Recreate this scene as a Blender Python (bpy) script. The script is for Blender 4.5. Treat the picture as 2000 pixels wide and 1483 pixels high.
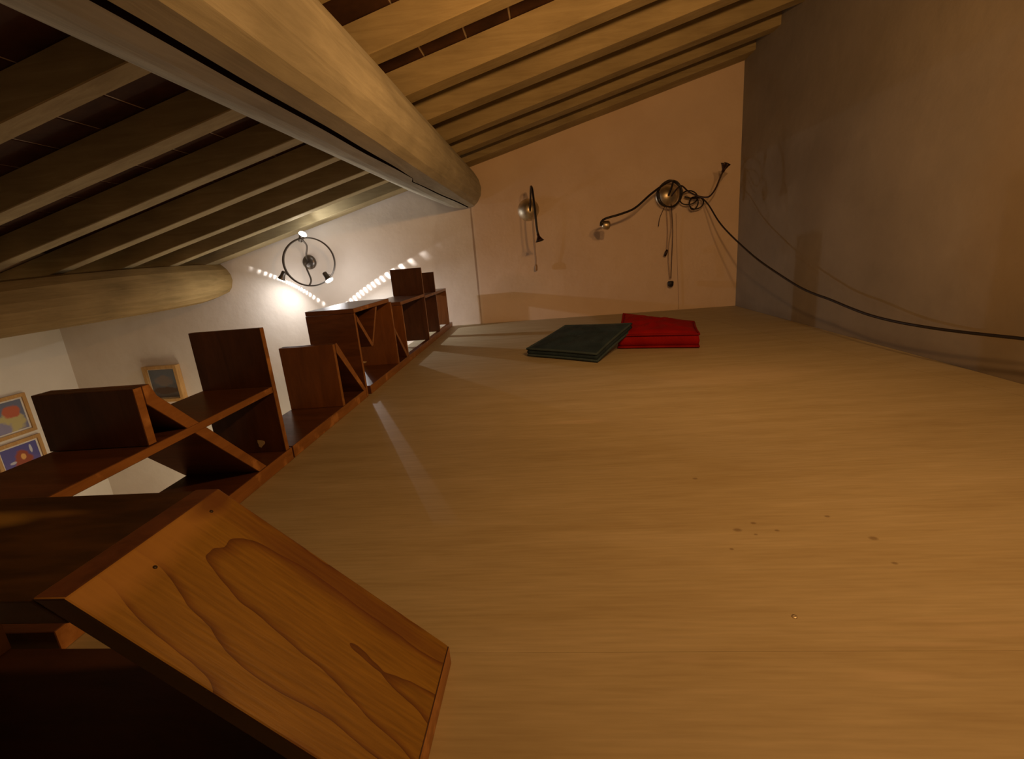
import bpy, bmesh, math, random
from mathutils import Vector, Matrix, noise

# ---------------------------------------------------------------- set-up
for o in list(bpy.data.objects):
    bpy.data.objects.remove(o, do_unlink=True)
random.seed(7)
SC = bpy.context.scene
COL = SC.collection
S = 0.58                      # metres per layout unit (camera height above the loft floor = 1 unit)

def V(x, y, z):
    return Vector((x * S, y * S, z * S))

# ---------------------------------------------------------------- camera
cd = bpy.data.cameras.new('camera')
cam = bpy.data.objects.new('camera', cd)
COL.objects.link(cam)
cd.sensor_fit = 'HORIZONTAL'
cd.sensor_width = 36.0
cd.lens = 914.33 / 2000 * 36.0
cd.clip_start = 0.01
rt = Vector((0.99382568, 0.07586786, -0.08096041))
up = Vector((0.05899732, 0.25663092, 0.96470715))
fw = Vector((-0.09396721, 0.96352719, -0.2505704))
cam.matrix_world = Matrix(((rt.x, up.x, -fw.x, 0), (rt.y, up.y, -fw.y, 0), (rt.z, up.z, -fw.z, S), (0, 0, 0, 1)))
SC.camera = cam

# ---------------------------------------------------------------- world, exposure, lights
w = bpy.data.worlds.new('night'); SC.world = w; w.use_nodes = True
w.node_tree.nodes['Background'].inputs[0].default_value = (0.30, 0.20, 0.12, 1)
w.node_tree.nodes['Background'].inputs[1].default_value = 0.0
SC.view_settings.view_transform = 'Standard'
SC.view_settings.look = 'None'
SC.view_settings.exposure = 0.0
SC.view_settings.gamma = 1.0
SC.view_settings.use_curve_mapping = False

def point(name, loc, power, col, r):
    l = bpy.data.lights.new(name, 'POINT'); l.energy = power; l.color = col; l.shadow_soft_size = r
    o = bpy.data.objects.new(name, l); COL.objects.link(o); o.location = loc
    return o

WARM = (1.0, 0.50, 0.17)
def spotlight(name, loc, aim, power, col, r, size, blend, facets=True):
    l = bpy.data.lights.new(name, 'SPOT'); l.energy = power; l.color = col; l.shadow_soft_size = r
    l.spot_size = size; l.spot_blend = blend
    o = bpy.data.objects.new(name, l); COL.objects.link(o); o.location = loc
    o.rotation_euler = aim.to_track_quat('-Z', 'Y').to_euler()
    if not facets: return o
    # faceted reflector: bright dashes round the rim of the beam
    l.use_nodes = True; nt = l.node_tree; L = nt.links.new
    em = nt.nodes.get('Emission') or nt.nodes.new('ShaderNodeEmission')
    tc = nt.nodes.new('ShaderNodeTexCoord'); sp = nt.nodes.new('ShaderNodeSeparateXYZ'); L(tc.outputs['Normal'], sp.inputs[0])
    ng = nt.nodes.new('ShaderNodeMath'); ng.operation = 'ABSOLUTE'; L(sp.outputs['Z'], ng.inputs[0])
    rim = nt.nodes.new('ShaderNodeValToRGB'); e = rim.color_ramp.elements
    e[0].position = 0.13; e[0].color = (0, 0, 0, 1); e[1].position = 0.16; e[1].color = (1, 1, 1, 1)
    q = e.new(0.20); q.color = (.6, .6, .6, 1); q = e.new(0.26); q.color = (0, 0, 0, 1)
    L(ng.outputs[0], rim.inputs[0])
    at = nt.nodes.new('ShaderNodeMath'); at.operation = 'ARCTAN2'; L(sp.outputs['Y'], at.inputs[0]); L(sp.outputs['X'], at.inputs[1])
    mu = nt.nodes.new('ShaderNodeMath'); mu.operation = 'MULTIPLY'; L(at.outputs[0], mu.inputs[0]); mu.inputs[1].default_value = 64
    sn = nt.nodes.new('ShaderNodeMath'); sn.operation = 'SINE'; L(mu.outputs[0], sn.inputs[0])
    pw = nt.nodes.new('ShaderNodeMapRange'); L(sn.outputs[0], pw.inputs[0]); pw.inputs[1].default_value = -0.1; pw.inputs[2].default_value = 1.0; pw.inputs[3].default_value = 0.03; pw.inputs[4].default_value = 1.0
    wn = o.rotation_euler.to_matrix().inverted() @ Vector((0, 1, 0))     # the facets that show are those on the wall side of the cup
    dt = nt.nodes.new('ShaderNodeVectorMath'); dt.operation = 'DOT_PRODUCT'; L(tc.outputs['Normal'], dt.inputs[0]); dt.inputs[1].default_value = wn
    ab = nt.nodes.new('ShaderNodeMath'); ab.operation = 'MULTIPLY'; L(dt.outputs['Value'], ab.inputs[0]); ab.inputs[1].default_value = WALLSIDE
    wm = nt.nodes.new('ShaderNodeMapRange'); L(ab.outputs[0], wm.inputs[0]); wm.inputs[1].default_value = 0.42; wm.inputs[2].default_value = 0.8; wm.inputs[3].default_value = 0.0; wm.inputs[4].default_value = 1.0
    wx = nt.nodes.new('ShaderNodeMath'); wx.operation = 'MULTIPLY'; L(wm.outputs[0], wx.inputs[0]); L(rim.outputs[0], wx.inputs[1])
    m2_ = nt.nodes.new('ShaderNodeMath'); m2_.operation = 'MULTIPLY'; L(wx.outputs[0], m2_.inputs[0]); L(pw.outputs[0], m2_.inputs[1])
    ad = nt.nodes.new('ShaderNodeMath'); ad.operation = 'MULTIPLY_ADD'; L(m2_.outputs[0], ad.inputs[0]); ad.inputs[1].default_value = RIM
    core = nt.nodes.new('ShaderNodeMapRange'); L(ng.outputs[0], core.inputs[0]); core.inputs[1].default_value = 0.30; core.inputs[2].default_value = 0.95; core.inputs[3].default_value = 0.07; core.inputs[4].default_value = 1.6
    L(core.outputs[0], ad.inputs[2])
    L(ad.outputs[0], em.inputs['Strength'])
    return o
RIM = 8.0
WALLSIDE = 1.0
point('warm_bulb', V(1.20, 1.25, 2.06), 29.0, WARM, 0.035)         # the loft's own bulb, just above the picture
_b = spotlight('warm_fill_spot', V(0.78, 1.62, 1.98), Vector((0.10, 5.6, 0.35)), 42.0, WARM, 0.035, math.radians(165), 1.0, False)  # added unseen spot that evens the warm light on floor and back wall
point('room_light', V(-2.6, 6.3, -1.6), 12.0, (1.0, 0.80, 0.58), 0.06)
point('room_light', V(-5.9, 6.2, -2.5), 17.0, (1.0, 0.84, 0.56), 0.40)   # added unseen fill, brightens the walls of the room below

# ---------------------------------------------------------------- materials
def new_mat(name):
    m = bpy.data.materials.new(name); m.use_nodes = True
    nt = m.node_tree
    return m, nt, nt.nodes['Principled BSDF']

def nd(nt, t, **kw):
    n = nt.nodes.new(t)
    for k, v in kw.items():
        setattr(n, k, v)
    return n

def ramp(nt, stops):
    r = nd(nt, 'ShaderNodeValToRGB')
    el = r.color_ramp.elements
    while len(el) < len(stops):
        el.new(0.5)
    for e, (p, c) in zip(el, stops):
        e.position = p; e.color = (c[0], c[1], c[2], 1)
    return r

def coords(nt, scale=(1, 1, 1), kind='Object', rot=(0, 0, 0)):
    tc = nd(nt, 'ShaderNodeTexCoord'); mp = nd(nt, 'ShaderNodeMapping')
    mp.inputs['Scale'].default_value = scale; mp.inputs['Rotation'].default_value = rot
    nt.links.new(tc.outputs[kind], mp.inputs['Vector'])
    return mp

def plaster(name, c1, c2, extra=None, rough=0.85, bump=0.25, sc=2.2):
    m, nt, b = new_mat(name); L = nt.links.new
    mp = coords(nt)
    n1 = nd(nt, 'ShaderNodeTexNoise'); n1.inputs['Scale'].default_value = sc; n1.inputs['Detail'].default_value = 6; n1.inputs['Roughness'].default_value = 0.6
    L(mp.outputs[0], n1.inputs['Vector'])
    r = ramp(nt, [(0.32, c1), (0.68, c2)]); L(n1.outputs['Fac'], r.inputs[0])
    out = r.outputs[0]
    if extra: out = extra(nt, mp, out)
    L(out, b.inputs['Base Color'])
    n2 = nd(nt, 'ShaderNodeTexNoise'); n2.inputs['Scale'].default_value = 9; n2.inputs['Detail'].default_value = 8
    L(mp.outputs[0], n2.inputs['Vector'])
    bp = nd(nt, 'ShaderNodeBump'); bp.inputs['Strength'].default_value = bump; bp.inputs['Distance'].default_value = 0.02
    L(n2.outputs['Fac'], bp.inputs['Height']); L(bp.outputs[0], b.inputs['Normal'])
    b.inputs['Roughness'].default_value = rough
    b.inputs['Specular IOR Level'].default_value = 0.2
    return m

def wood(name, dark, light, axis='X', stretch=9.0, sc=5.0, rough=0.5, bump=0.12, wavy=2.0, spec=0.4, wear=None, contrast=(0.3, 0.72)):
    """wood with its grain along the given object axis"""
    m, nt, b = new_mat(name); L = nt.links.new
    s = {'X': (1, stretch, stretch), 'Y': (stretch, 1, stretch), 'Z': (stretch, stretch, 1)}[axis]
    mp = coords(nt, s)
    n1 = nd(nt, 'ShaderNodeTexNoise'); n1.inputs['Scale'].default_value = sc; n1.inputs['Detail'].default_value = 7; n1.inputs['Roughness'].default_value = 0.65; n1.inputs['Distortion'].default_value = wavy * 0.3
    L(mp.outputs[0], n1.inputs['Vector'])
    r = ramp(nt, [(contrast[0], dark), (contrast[1], light)]); L(n1.outputs['Fac'], r.inputs[0])
    out = r.outputs[0]
    mp2 = coords(nt)
    n3 = nd(nt, 'ShaderNodeTexNoise'); n3.inputs['Scale'].default_value = 3.0; n3.inputs['Detail'].default_value = 3
    L(mp2.outputs[0], n3.inputs['Vector'])
    mx = nd(nt, 'ShaderNodeMix', data_type='RGBA', blend_type='MULTIPLY')
    r3 = ramp(nt, [(0.3, (0.72, 0.70, 0.68)), (0.7, (1.1, 1.08, 1.05))]); L(n3.outputs['Fac'], r3.inputs[0])
    mx.inputs[0].default_value = 0.7
    L(out, mx.inputs[6]); L(r3.outputs[0], mx.inputs[7]); out = mx.outputs[2]
    if wear:
        n4 = nd(nt, 'ShaderNodeTexNoise'); n4.inputs['Scale'].default_value = 14; n4.inputs['Detail'].default_value = 6
        L(mp2.outputs[0], n4.inputs['Vector'])
        r4 = ramp(nt, [(0.57, (0, 0, 0)), (0.66, (1, 1, 1))]); L(n4.outputs['Fac'], r4.inputs[0])
        m4 = nd(nt, 'ShaderNodeMix', data_type='RGBA'); L(r4.outputs[0], m4.inputs[0])
        L(out, m4.inputs[6]); m4.inputs[7].default_value = (*wear, 1); out = m4.outputs[2]
    L(out, b.inputs['Base Color'])
    bp = nd(nt, 'ShaderNodeBump'); bp.inputs['Strength'].default_value = bump; bp.inputs['Distance'].default_value = 0.005
    L(n1.outputs['Fac'], bp.inputs['Height']); L(bp.outputs[0], b.inputs['Normal'])
    b.inputs['Roughness'].default_value = rough
    b.inputs['Specular IOR Level'].default_value = spec
    return m

def plain(name, col, rough=0.5, metal=0.0, spec=0.5):
    m, nt, b = new_mat(name); L = nt.links.new
    mp = coords(nt)
    n = nd(nt, 'ShaderNodeTexNoise'); n.inputs['Scale'].default_value = 30; n.inputs['Detail'].default_value = 3
    L(mp.outputs[0], n.inputs['Vector'])
    r = ramp(nt, [(0.3, tuple(c * 0.86 for c in col)), (0.7, tuple(min(1, c * 1.1) for c in col))])
    L(n.outputs['Fac'], r.inputs[0]); L(r.outputs[0], b.inputs['Base Color'])
    b.inputs['Roughness'].default_value = rough; b.inputs['Metallic'].default_value = metal; b.inputs['Specular IOR Level'].default_value = spec
    return m

def emit(name, col, st):
    m, nt, b = new_mat(name)
    b.inputs['Base Color'].default_value = (*col, 1)
    b.inputs['Emission Color'].default_value = (*col, 1); b.inputs['Emission Strength'].default_value = st
    return m

def spots(nt, mp, base, items):
    """mix patches of their own shape into a colour: items = (centre, half size, softness, colour, amount), box shaped, noisy edge"""
    L = nt.links.new
    nz = nd(nt, 'ShaderNodeTexNoise'); nz.inputs['Scale'].default_value = 7; nz.inputs['Detail'].default_value = 5
    L(mp.outputs[0], nz.inputs['Vector'])
    out = base
    for c, h, soft, col, amt in items:
        sub = nd(nt, 'ShaderNodeVectorMath', operation='SUBTRACT'); L(mp.outputs[0], sub.inputs[0]); sub.inputs[1].default_value = c
        dv = nd(nt, 'ShaderNodeVectorMath', operation='DIVIDE'); L(sub.outputs[0], dv.inputs[0]); dv.inputs[1].default_value = h
        ln = nd(nt, 'ShaderNodeVectorMath', operation='LENGTH'); L(dv.outputs[0], ln.inputs[0])
        ad = nd(nt, 'ShaderNodeMath', operation='MULTIPLY_ADD'); L(nz.outputs['Fac'], ad.inputs[0]); ad.inputs[1].default_value = soft; L(ln.outputs['Value'], ad.inputs[2])
        mr = nd(nt, 'ShaderNodeMapRange'); L(ad.outputs[0], mr.inputs[0])
        mr.inputs[1].default_value = 1 + soft * 0.5 - soft * 0.4; mr.inputs[2].default_value = 1 + soft * 0.5 + soft * 0.4
        mr.inputs[3].default_value = amt; mr.inputs[4].default_value = 0
        mx = nd(nt, 'ShaderNodeMix', data_type='RGBA'); L(mr.outputs[0], mx.inputs[0]); L(out, mx.inputs[6]); mx.inputs[7].default_value = (*col, 1)
        out = mx.outputs[2]
    return out

BIG = 50.0
def back_stains_light_tint(nt, mp, base):
    it = [((-1.16 * S, 7.6 * S, 1.0 * S), (0.016 * S, BIG, 1.1 * S), 0.9, (0.36, 0.25, 0.18), 0.8)]      # hairline crack under the beam
    it += [((-0.52 * S, 7.6 * S, 0.55 * S), (0.35 * S, BIG, 0.18 * S), 0.9, (0.62, 0.52, 0.40), 0.35)]
    L = nt.links.new
    sx = nd(nt, 'ShaderNodeSeparateXYZ'); L(mp.outputs[0], sx.inputs[0])
    mr = nd(nt, 'ShaderNodeMapRange'); L(sx.outputs['X'], mr.inputs[0]); mr.inputs[1].default_value = -1.18 * S; mr.inputs[2].default_value = -1.10 * S
    mx = nd(nt, 'ShaderNodeMix', data_type='RGBA', blend_type='MULTIPLY'); L(mr.outputs[0], mx.inputs[0]); L(base, mx.inputs[6]); mx.inputs[7].default_value = (1.0, 0.90, 0.82, 1)  # pinker light right of the crack, put into the plaster colour
    return spots(nt, mp, mx.outputs[2], it)
def right_patches(nt, mp, base):  # soft darker patches and a darker band along the foot
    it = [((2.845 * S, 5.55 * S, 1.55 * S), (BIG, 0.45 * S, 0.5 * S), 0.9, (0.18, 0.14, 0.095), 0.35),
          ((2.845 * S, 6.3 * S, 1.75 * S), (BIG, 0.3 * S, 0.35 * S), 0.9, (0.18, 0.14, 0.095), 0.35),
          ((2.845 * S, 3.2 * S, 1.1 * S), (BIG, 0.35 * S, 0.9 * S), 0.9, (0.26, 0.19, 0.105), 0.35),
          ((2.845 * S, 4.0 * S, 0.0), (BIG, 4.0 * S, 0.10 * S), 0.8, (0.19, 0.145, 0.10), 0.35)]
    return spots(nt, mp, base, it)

M_BACK = plaster('wall_plaster', (0.77, 0.69, 0.60), (0.85, 0.78, 0.69), back_stains_light_tint)
M_RIGHT = plaster('wall_plaster_right', (0.23, 0.20, 0.155), (0.31, 0.27, 0.21), right_patches, sc=1.6)
M_LEFT = plaster('wall_plaster_left', (0.80, 0.75, 0.64), (0.86, 0.81, 0.70))
M_MORTAR = plaster('pale_mortar', (0.46, 0.38, 0.28), (0.60, 0.50, 0.38))
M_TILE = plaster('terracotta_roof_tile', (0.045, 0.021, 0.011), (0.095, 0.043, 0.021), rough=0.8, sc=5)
M_LOWFLOOR = plaster('terracotta_floor', (0.30, 0.13, 0.06), (0.42, 0.20, 0.10), sc=3)
M_BEAM = wood('limewashed_beam', (0.46, 0.45, 0.37), (0.65, 0.65, 0.55), 'Y', 10, 3.0, 0.95, 0.35, spec=0.04)
M_RAFT = wood('limewashed_rafter', (0.36, 0.295, 0.165), (0.50, 0.425, 0.25), 'X', 10, 3.0, 0.95, 0.25, spec=0.04)
M_CRACK = plain('crack_dark', (0.02, 0.012, 0.008), 0.9, spec=0.0)
M_RAIL = wood('dark_stained_chestnut', (0.085, 0.033, 0.014), (0.18, 0.070, 0.028), 'X', 7, 4.0, 0.32, 0.15, spec=0.45)
M_RAILM = wood('mid_stained_chestnut_face', (0.150, 0.056, 0.017), (0.265, 0.104, 0.031), 'Z', 6, 4.0, 0.36, 0.15, spec=0.4)
M_RAILZ = wood('dark_stained_chestnut_face', (0.060, 0.024, 0.011), (0.135, 0.054, 0.025), 'Z', 7, 4.0, 0.32, 0.15, spec=0.45, wear=None)
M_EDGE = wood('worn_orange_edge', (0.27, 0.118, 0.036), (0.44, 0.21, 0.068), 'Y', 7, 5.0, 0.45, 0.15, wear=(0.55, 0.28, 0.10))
M_DARK = wood('shaded_dark_stain', (0.035, 0.015, 0.008), (0.08, 0.03, 0.012), 'X', 5, 3.0, 0.4, 0.15)  # shade of the nearest railing piece put into its dark stain
def scuff():
    m, nt, b = new_mat('scuffed_dark_top'); L = nt.links.new
    mp = coords(nt, (3, 14, 14)); n = nd(nt, 'ShaderNodeTexNoise'); n.inputs['Scale'].default_value = 3; n.inputs['Detail'].default_value = 7; L(mp.outputs[0], n.inputs['Vector'])
    r = ramp(nt, [(0.35, (0.035, 0.018, 0.006)), (0.7, (0.085, 0.040, 0.012))]); L(n.outputs['Fac'], r.inputs[0])
    mpo = coords(nt)
    out = spots(nt, mpo, r.outputs[0], [((-1.31 * S, .86 * S, 0), (.11 * S, .035 * S, BIG), 1.0, (.34, .21, .05), .8), ((-1.16 * S, .88 * S, 0), (.07 * S, .018 * S, BIG), 1.0, (.22, .12, .03), .6)])
    L(out, b.inputs['Base Color']); b.inputs['Roughness'].default_value = 0.42; b.inputs['Specular IOR Level'].default_value = 0.3
    return m
M_SCUFF = scuff()
M_STEEL = plain('brushed_steel', (0.72, 0.64, 0.48), 0.40, 1.0)
M_LAMPRING = plain('dark_nickel', (0.16, 0.14, 0.12), 0.35, 0.9)
M_BLACK = plain('black_rubber', (0.012, 0.008, 0.007), 0.5)
M_CONE = plain('dark_bronze_shade', (0.05, 0.025, 0.015), 0.4, 0.5)
M_PALE = plain('pale_flex', (0.42, 0.28, 0.17), 0.6)
M_GLOW = emit('lit_bulb', (1.0, 0.93, 0.80), 26.0)
M_CHIP_HOLE = plain('bare_wood_and_lit_hole', (0.62, 0.50, 0.33), 0.8)
M_NAIL = plain('nail_head', (0.05, 0.035, 0.02), 0.5, 0.6)

def plank_wood():
    m, nt, b = new_mat('honey_plank_grain'); L = nt.links.new
    tc = nd(nt, 'ShaderNodeTexCoord')
    wn = nd(nt, 'ShaderNodeTexNoise'); wn.inputs['Scale'].default_value = 5; wn.inputs['Detail'].default_value = 1.6
    mpw = nd(nt, 'ShaderNodeMapping'); mpw.inputs['Scale'].default_value = (1, 3, 3); L(tc.outputs['Object'], mpw.inputs[0]); L(mpw.outputs[0], wn.inputs['Vector'])
    wsub = nd(nt, 'ShaderNodeVectorMath', operation='MULTIPLY_ADD'); L(wn.outputs['Color'], wsub.inputs[0]); wsub.inputs[1].default_value = (0, 0.065, 0.065); L(tc.outputs['Object'], wsub.inputs[2])
    # a board sawn a little off the heart: rings about a slightly tilted axis make long cathedral arches
    mp = nd(nt, 'ShaderNodeMapping'); mp.inputs['Rotation'].default_value = (0, math.radians(7), math.radians(5)); mp.inputs['Location'].default_value = (0, -0.06, 0.02)
    L(wsub.outputs[0], mp.inputs[0])
    wv = nd(nt, 'ShaderNodeTexWave'); wv.wave_type = 'RINGS'; wv.rings_direction = 'X'; wv.wave_profile = 'SAW'
    wv.inputs['Scale'].default_value = 9; wv.inputs['Distortion'].default_value = 0.6; wv.inputs['Detail'].default_value = 2; wv.inputs['Detail Scale'].default_value = 2
    L(mp.outputs[0], wv.inputs['Vector'])
    mp2 = coords(nt, (6, 90, 90))
    n = nd(nt, 'ShaderNodeTexNoise'); n.inputs['Scale'].default_value = 2.4; n.inputs['Detail'].default_value = 6; L(mp2.outputs[0], n.inputs['Vector'])
    r = ramp(nt, [(0.0, (0.29, 0.165, 0.020)), (0.80, (0.265, 0.145, 0.016)), (0.93, (0.19, 0.085, 0.010)), (1.0, (0.12, 0.045, 0.006))]); L(wv.outputs['Fac'], r.inputs[0])
    r2 = ramp(nt, [(0.3, (0.70, 0.66, 0.62)), (0.7, (1.10, 1.08, 1.05))]); L(n.outputs['Fac'], r2.inputs[0])
    mx = nd(nt, 'ShaderNodeMix', data_type='RGBA', blend_type='MULTIPLY'); mx.inputs[0].default_value = 0.9
    L(r.outputs[0], mx.inputs[6]); L(r2.outputs[0], mx.inputs[7])
    mpo = coords(nt)
    it = [((-0.195, -0.02, 0), (0.030, 0.13, BIG), 1.0, (0.40, 0.215, 0.055), 0.75), ((-0.19, 0.09, 0), (0.016, 0.04, BIG), 1.0, (0.10, 0.03, 0.01), 0.7),
          ((0.02, 0.085, 0), (0.20, 0.02, BIG), 1.0, (0.12, 0.035, 0.012), 0.6)]
    out = spots(nt, mpo, mx.outputs[2], it)
    L(out, b.inputs['Base Color'])
    bp = nd(nt, 'ShaderNodeBump'); bp.inputs['Strength'].default_value = 0.12; bp.inputs['Distance'].default_value = 0.003
    L(n.outputs['Fac'], bp.inputs['Height']); L(bp.outputs[0], b.inputs['Normal'])
    b.inputs['Roughness'].default_value = 0.45; b.inputs['Specular IOR Level'].default_value = 0.3
    return m
M_PLANK = plank_wood()

def ply():
    m, nt, b = new_mat('loft_plywood'); L = nt.links.new
    mp = coords(nt, (0.55, 4.2, 1), rot=(0, 0, math.radians(-3)))
    n1 = nd(nt, 'ShaderNodeTexNoise'); n1.inputs['Scale'].default_value = 3.2; n1.inputs['Detail'].default_value = 8; n1.inputs['Roughness'].default_value = 0.62; n1.inputs['Distortion'].default_value = 0.4
    L(mp.outputs[0], n1.inputs['Vector'])
    r = ramp(nt, [(0.28, (0.405, 0.335, 0.20)), (0.5, (0.46, 0.395, 0.25)), (0.75, (0.52, 0.455, 0.31))]); L(n1.outputs['Fac'], r.inputs[0])
    mpf = coords(nt, (3, 46, 1), rot=(0, 0, math.radians(-3)))
    n2 = nd(nt, 'ShaderNodeTexNoise'); n2.inputs['Scale'].default_value = 3.0; n2.inputs['Detail'].default_value = 5; L(mpf.outputs[0], n2.inputs['Vector'])
    r2 = ramp(nt, [(0.3, (0.86, 0.84, 0.82)), (0.7, (1.06, 1.06, 1.06))]); L(n2.outputs['Fac'], r2.inputs[0])
    mx = nd(nt, 'ShaderNodeMix', data_type='RGBA', blend_type='MULTIPLY'); mx.inputs[0].default_value = 0.8
    L(r.outputs[0], mx.inputs[6]); L(r2.outputs[0], mx.inputs[7])
    mpo = coords(nt)
    dk = (0.10, 0.05, 0.02)
    it = []
    for x, y, q in [(0.61, 1.53, .011), (0.68, 1.57, .007), (0.74, 1.52, .006), (0.66, 1.50, .005), (0.58, 1.93, .008), (1.02, 1.46, .010), (0.55, 1.42, .005), (1.0, 1.33, .007), (0.95, 1.6, .006)]:
        it.append(((x * S, y * S, 0), (q * S * 1.3, q * S, BIG), 0.9, dk, 0.5))
    for x, y, sx, sy, a in [(0.75, 0.93, .10, .012, .22), (0.28, 0.98, .05, .012, .15), (0.86, 1.02, .14, .008, .2), (0.98, 1.10, .16, .01, .15), (0.12, 2.72, .16, .03, .3), (1.35, 3.6, .5, .25, .25), (1.1, 1.06, .25, .02, .15)]:
        it.append(((x * S, y * S, 0), (sx * S, sy * S, BIG), 0.9, (0.66, 0.54, 0.40), a))
    out = spots(nt, mpo, mx.outputs[2], it)
    L(out, b.inputs['Base Color'])
    bp = nd(nt, 'ShaderNodeBump'); bp.inputs['Strength'].default_value = 0.08; bp.inputs['Distance'].default_value = 0.003
    L(n2.outputs['Fac'], bp.inputs['Height']); L(bp.outputs[0], b.inputs['Normal'])
    b.inputs['Roughness'].default_value = 0.55; b.inputs['Specular IOR Level'].default_value = 0.3
    return m
M_PLY = ply()

def cloth(name, c1, c2):
    m, nt, b = new_mat(name); L = nt.links.new
    mp = coords(nt)
    n = nd(nt, 'ShaderNodeTexNoise'); n.inputs['Scale'].default_value = 10; n.inputs['Detail'].default_value = 6; L(mp.outputs[0], n.inputs['Vector'])
    r = ramp(nt, [(0.3, c1), (0.7, c2)]); L(n.outputs['Fac'], r.inputs[0]); L(r.outputs[0], b.inputs['Base Color'])
    wv = nd(nt, 'ShaderNodeTexWave'); wv.inputs['Scale'].default_value = 60; wv.inputs['Distortion'].default_value = 1.5; L(mp.outputs[0], wv.inputs['Vector'])
    bp = nd(nt, 'ShaderNodeBump'); bp.inputs['Strength'].default_value = 0.25; bp.inputs['Distance'].default_value = 0.004
    L(wv.outputs['Fac'], bp.inputs['Height']); L(bp.outputs[0], b.inputs['Normal'])
    b.inputs['Roughness'].default_value = 0.75
    b.inputs['Specular IOR Level'].default_value = 0.15
    return m
M_RED = cloth('red_velour', (0.25, 0.004, 0.003), (0.33, 0.007, 0.005))
M_GREEN = cloth('bottle_green_cotton', (0.019, 0.036, 0.056), (0.038, 0.066, 0.100))
M_GPIPE = cloth('green_piping_cloth', (0.04, 0.065, 0.085), (0.065, 0.10, 0.125))
M_RPIPE = cloth('red_piping_cloth', (0.20, 0.003, 0.003), (0.28, 0.006, 0.005))
M_BASECLOTH = cloth('dark_underside_cloth', (0.03, 0.012, 0.03), (0.05, 0.02, 0.045))

# ---------------------------------------------------------------- helpers
def link(name, me, mat, parent=None, smooth=False):
    o = bpy.data.objects.new(name, me); COL.objects.link(o)
    if mat is not None and not me.materials:
        for x in (mat if isinstance(mat, (list, tuple)) else [mat]):
            me.materials.append(x)
    if parent is not None:
        o.parent = parent
        o.matrix_parent_inverse = parent.matrix_world.inverted()
    if smooth:
        for p in me.polygons: p.use_smooth = True
    return o

def from_bm(name, bm, mat, parent=None, smooth=False):
    bmesh.ops.recalc_face_normals(bm, faces=bm.faces)
    me = bpy.data.meshes.new(name); bm.to_mesh(me); bm.free()
    return link(name, me, mat, parent, smooth)

def tag(o, label=None, cat=None, group=None, kind=None):
    if label: o['label'] = label
    if cat: o['category'] = cat
    if group: o['group'] = group
    if kind: o['kind'] = kind
    return o

def empty(name, loc, label, cat, group=None):
    o = bpy.data.objects.new(name, None); COL.objects.link(o); o.location = loc; o.empty_display_size = 0.05
    bpy.context.view_layer.update()
    return tag(o, label, cat, group)

def prism(bm, poly, d):
    """closed polygon of Vectors extruded by vector d"""
    a = [bm.verts.new(p) for p in poly]; b = [bm.verts.new(p + d) for p in poly]
    n = len(poly)
    bm.faces.new(a); bm.faces.new(list(reversed(b)))
    for i in range(n):
        bm.faces.new((a[i], b[i], b[(i + 1) % n], a[(i + 1) % n]))

def soften(bm, w, seg=1):
    bmesh.ops.recalc_face_normals(bm, faces=bm.faces)
    bmesh.ops.bevel(bm, geom=list(bm.edges), offset=w, segments=seg, profile=0.5, affect='EDGES')

def box(name, lo, hi, mat, parent=None, bev=0.0):
    bm = bmesh.new()
    x0, y0, z0 = lo; x1, y1, z1 = hi
    prism(bm, [V(x0, y0, z0), V(x1, y0, z0), V(x1, y1, z0), V(x0, y1, z0)], V(0, 0, z1 - z0))
    if bev: soften(bm, bev)
    return from_bm(name, bm, mat, parent)

def slab(name, poly, d, mat, parent=None, bev=0.0):
    bm = bmesh.new(); prism(bm, poly, d)
    if bev: soften(bm, bev)
    return from_bm(name, bm, mat, parent)

def smooth_path(pts, sub=6, closed=False):
    out = []; n = len(pts)
    rng = n if closed else n - 1
    for i in range(rng):
        if closed:
            p0, p1, p2, p3 = pts[i - 1], pts[i], pts[(i + 1) % n], pts[(i + 2) % n]
        else:
            p0 = pts[max(i - 1, 0)]; p1 = pts[i]; p2 = pts[i + 1]; p3 = pts[min(i + 2, n - 1)]
        for k in range(sub):
            t = k / sub
            out.append(0.5 * ((2 * p1) + (p2 - p0) * t + (2 * p0 - 5 * p1 + 4 * p2 - p3) * t * t + (3 * p1 - p0 - 3 * p2 + p3) * t ** 3))
    if not closed: out.append(pts[-1].copy())
    return out

def tube_bm(bm, path, r, seg=8, closed=False):
    n = len(path); rings = []; prev = None
    for i, p in enumerate(path):
        a = path[i - 1] if (i > 0 or closed) else path[0]
        b = path[(i + 1) % n] if (i < n - 1 or closed) else path[-1]
        t = (b - a).normalized()
        if prev is None:
            ref = Vector((0, 0, 1)) if abs(t.z) < 0.9 else Vector((1, 0, 0))
            x = t.cross(ref).normalized()
        else:
            x = (prev - t * prev.dot(t)).normalized()
        prev = x; y = t.cross(x)
        rr = r[i] if isinstance(r, (list, tuple)) else r
        rings.append([bm.verts.new(p + (x * math.cos(2 * math.pi * k / seg) + y * math.sin(2 * math.pi * k / seg)) * rr) for k in range(seg)])
    m = n if closed else n - 1
    for i in range(m):
        A = rings[i]; B = rings[(i + 1) % n]
        for k in range(seg):
            bm.faces.new((A[k], A[(k + 1) % seg], B[(k + 1) % seg], B[k]))
    if not closed:
        bm.faces.new(rings[0]); bm.faces.new(list(reversed(rings[-1])))

def tube(name, path, r, mat, parent=None, seg=8, closed=False, sub=6):
    bm = bmesh.new()
    tube_bm(bm, smooth_path(path, sub, closed) if sub else path, r, seg, closed)
    return from_bm(name, bm, mat, parent, True)

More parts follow.
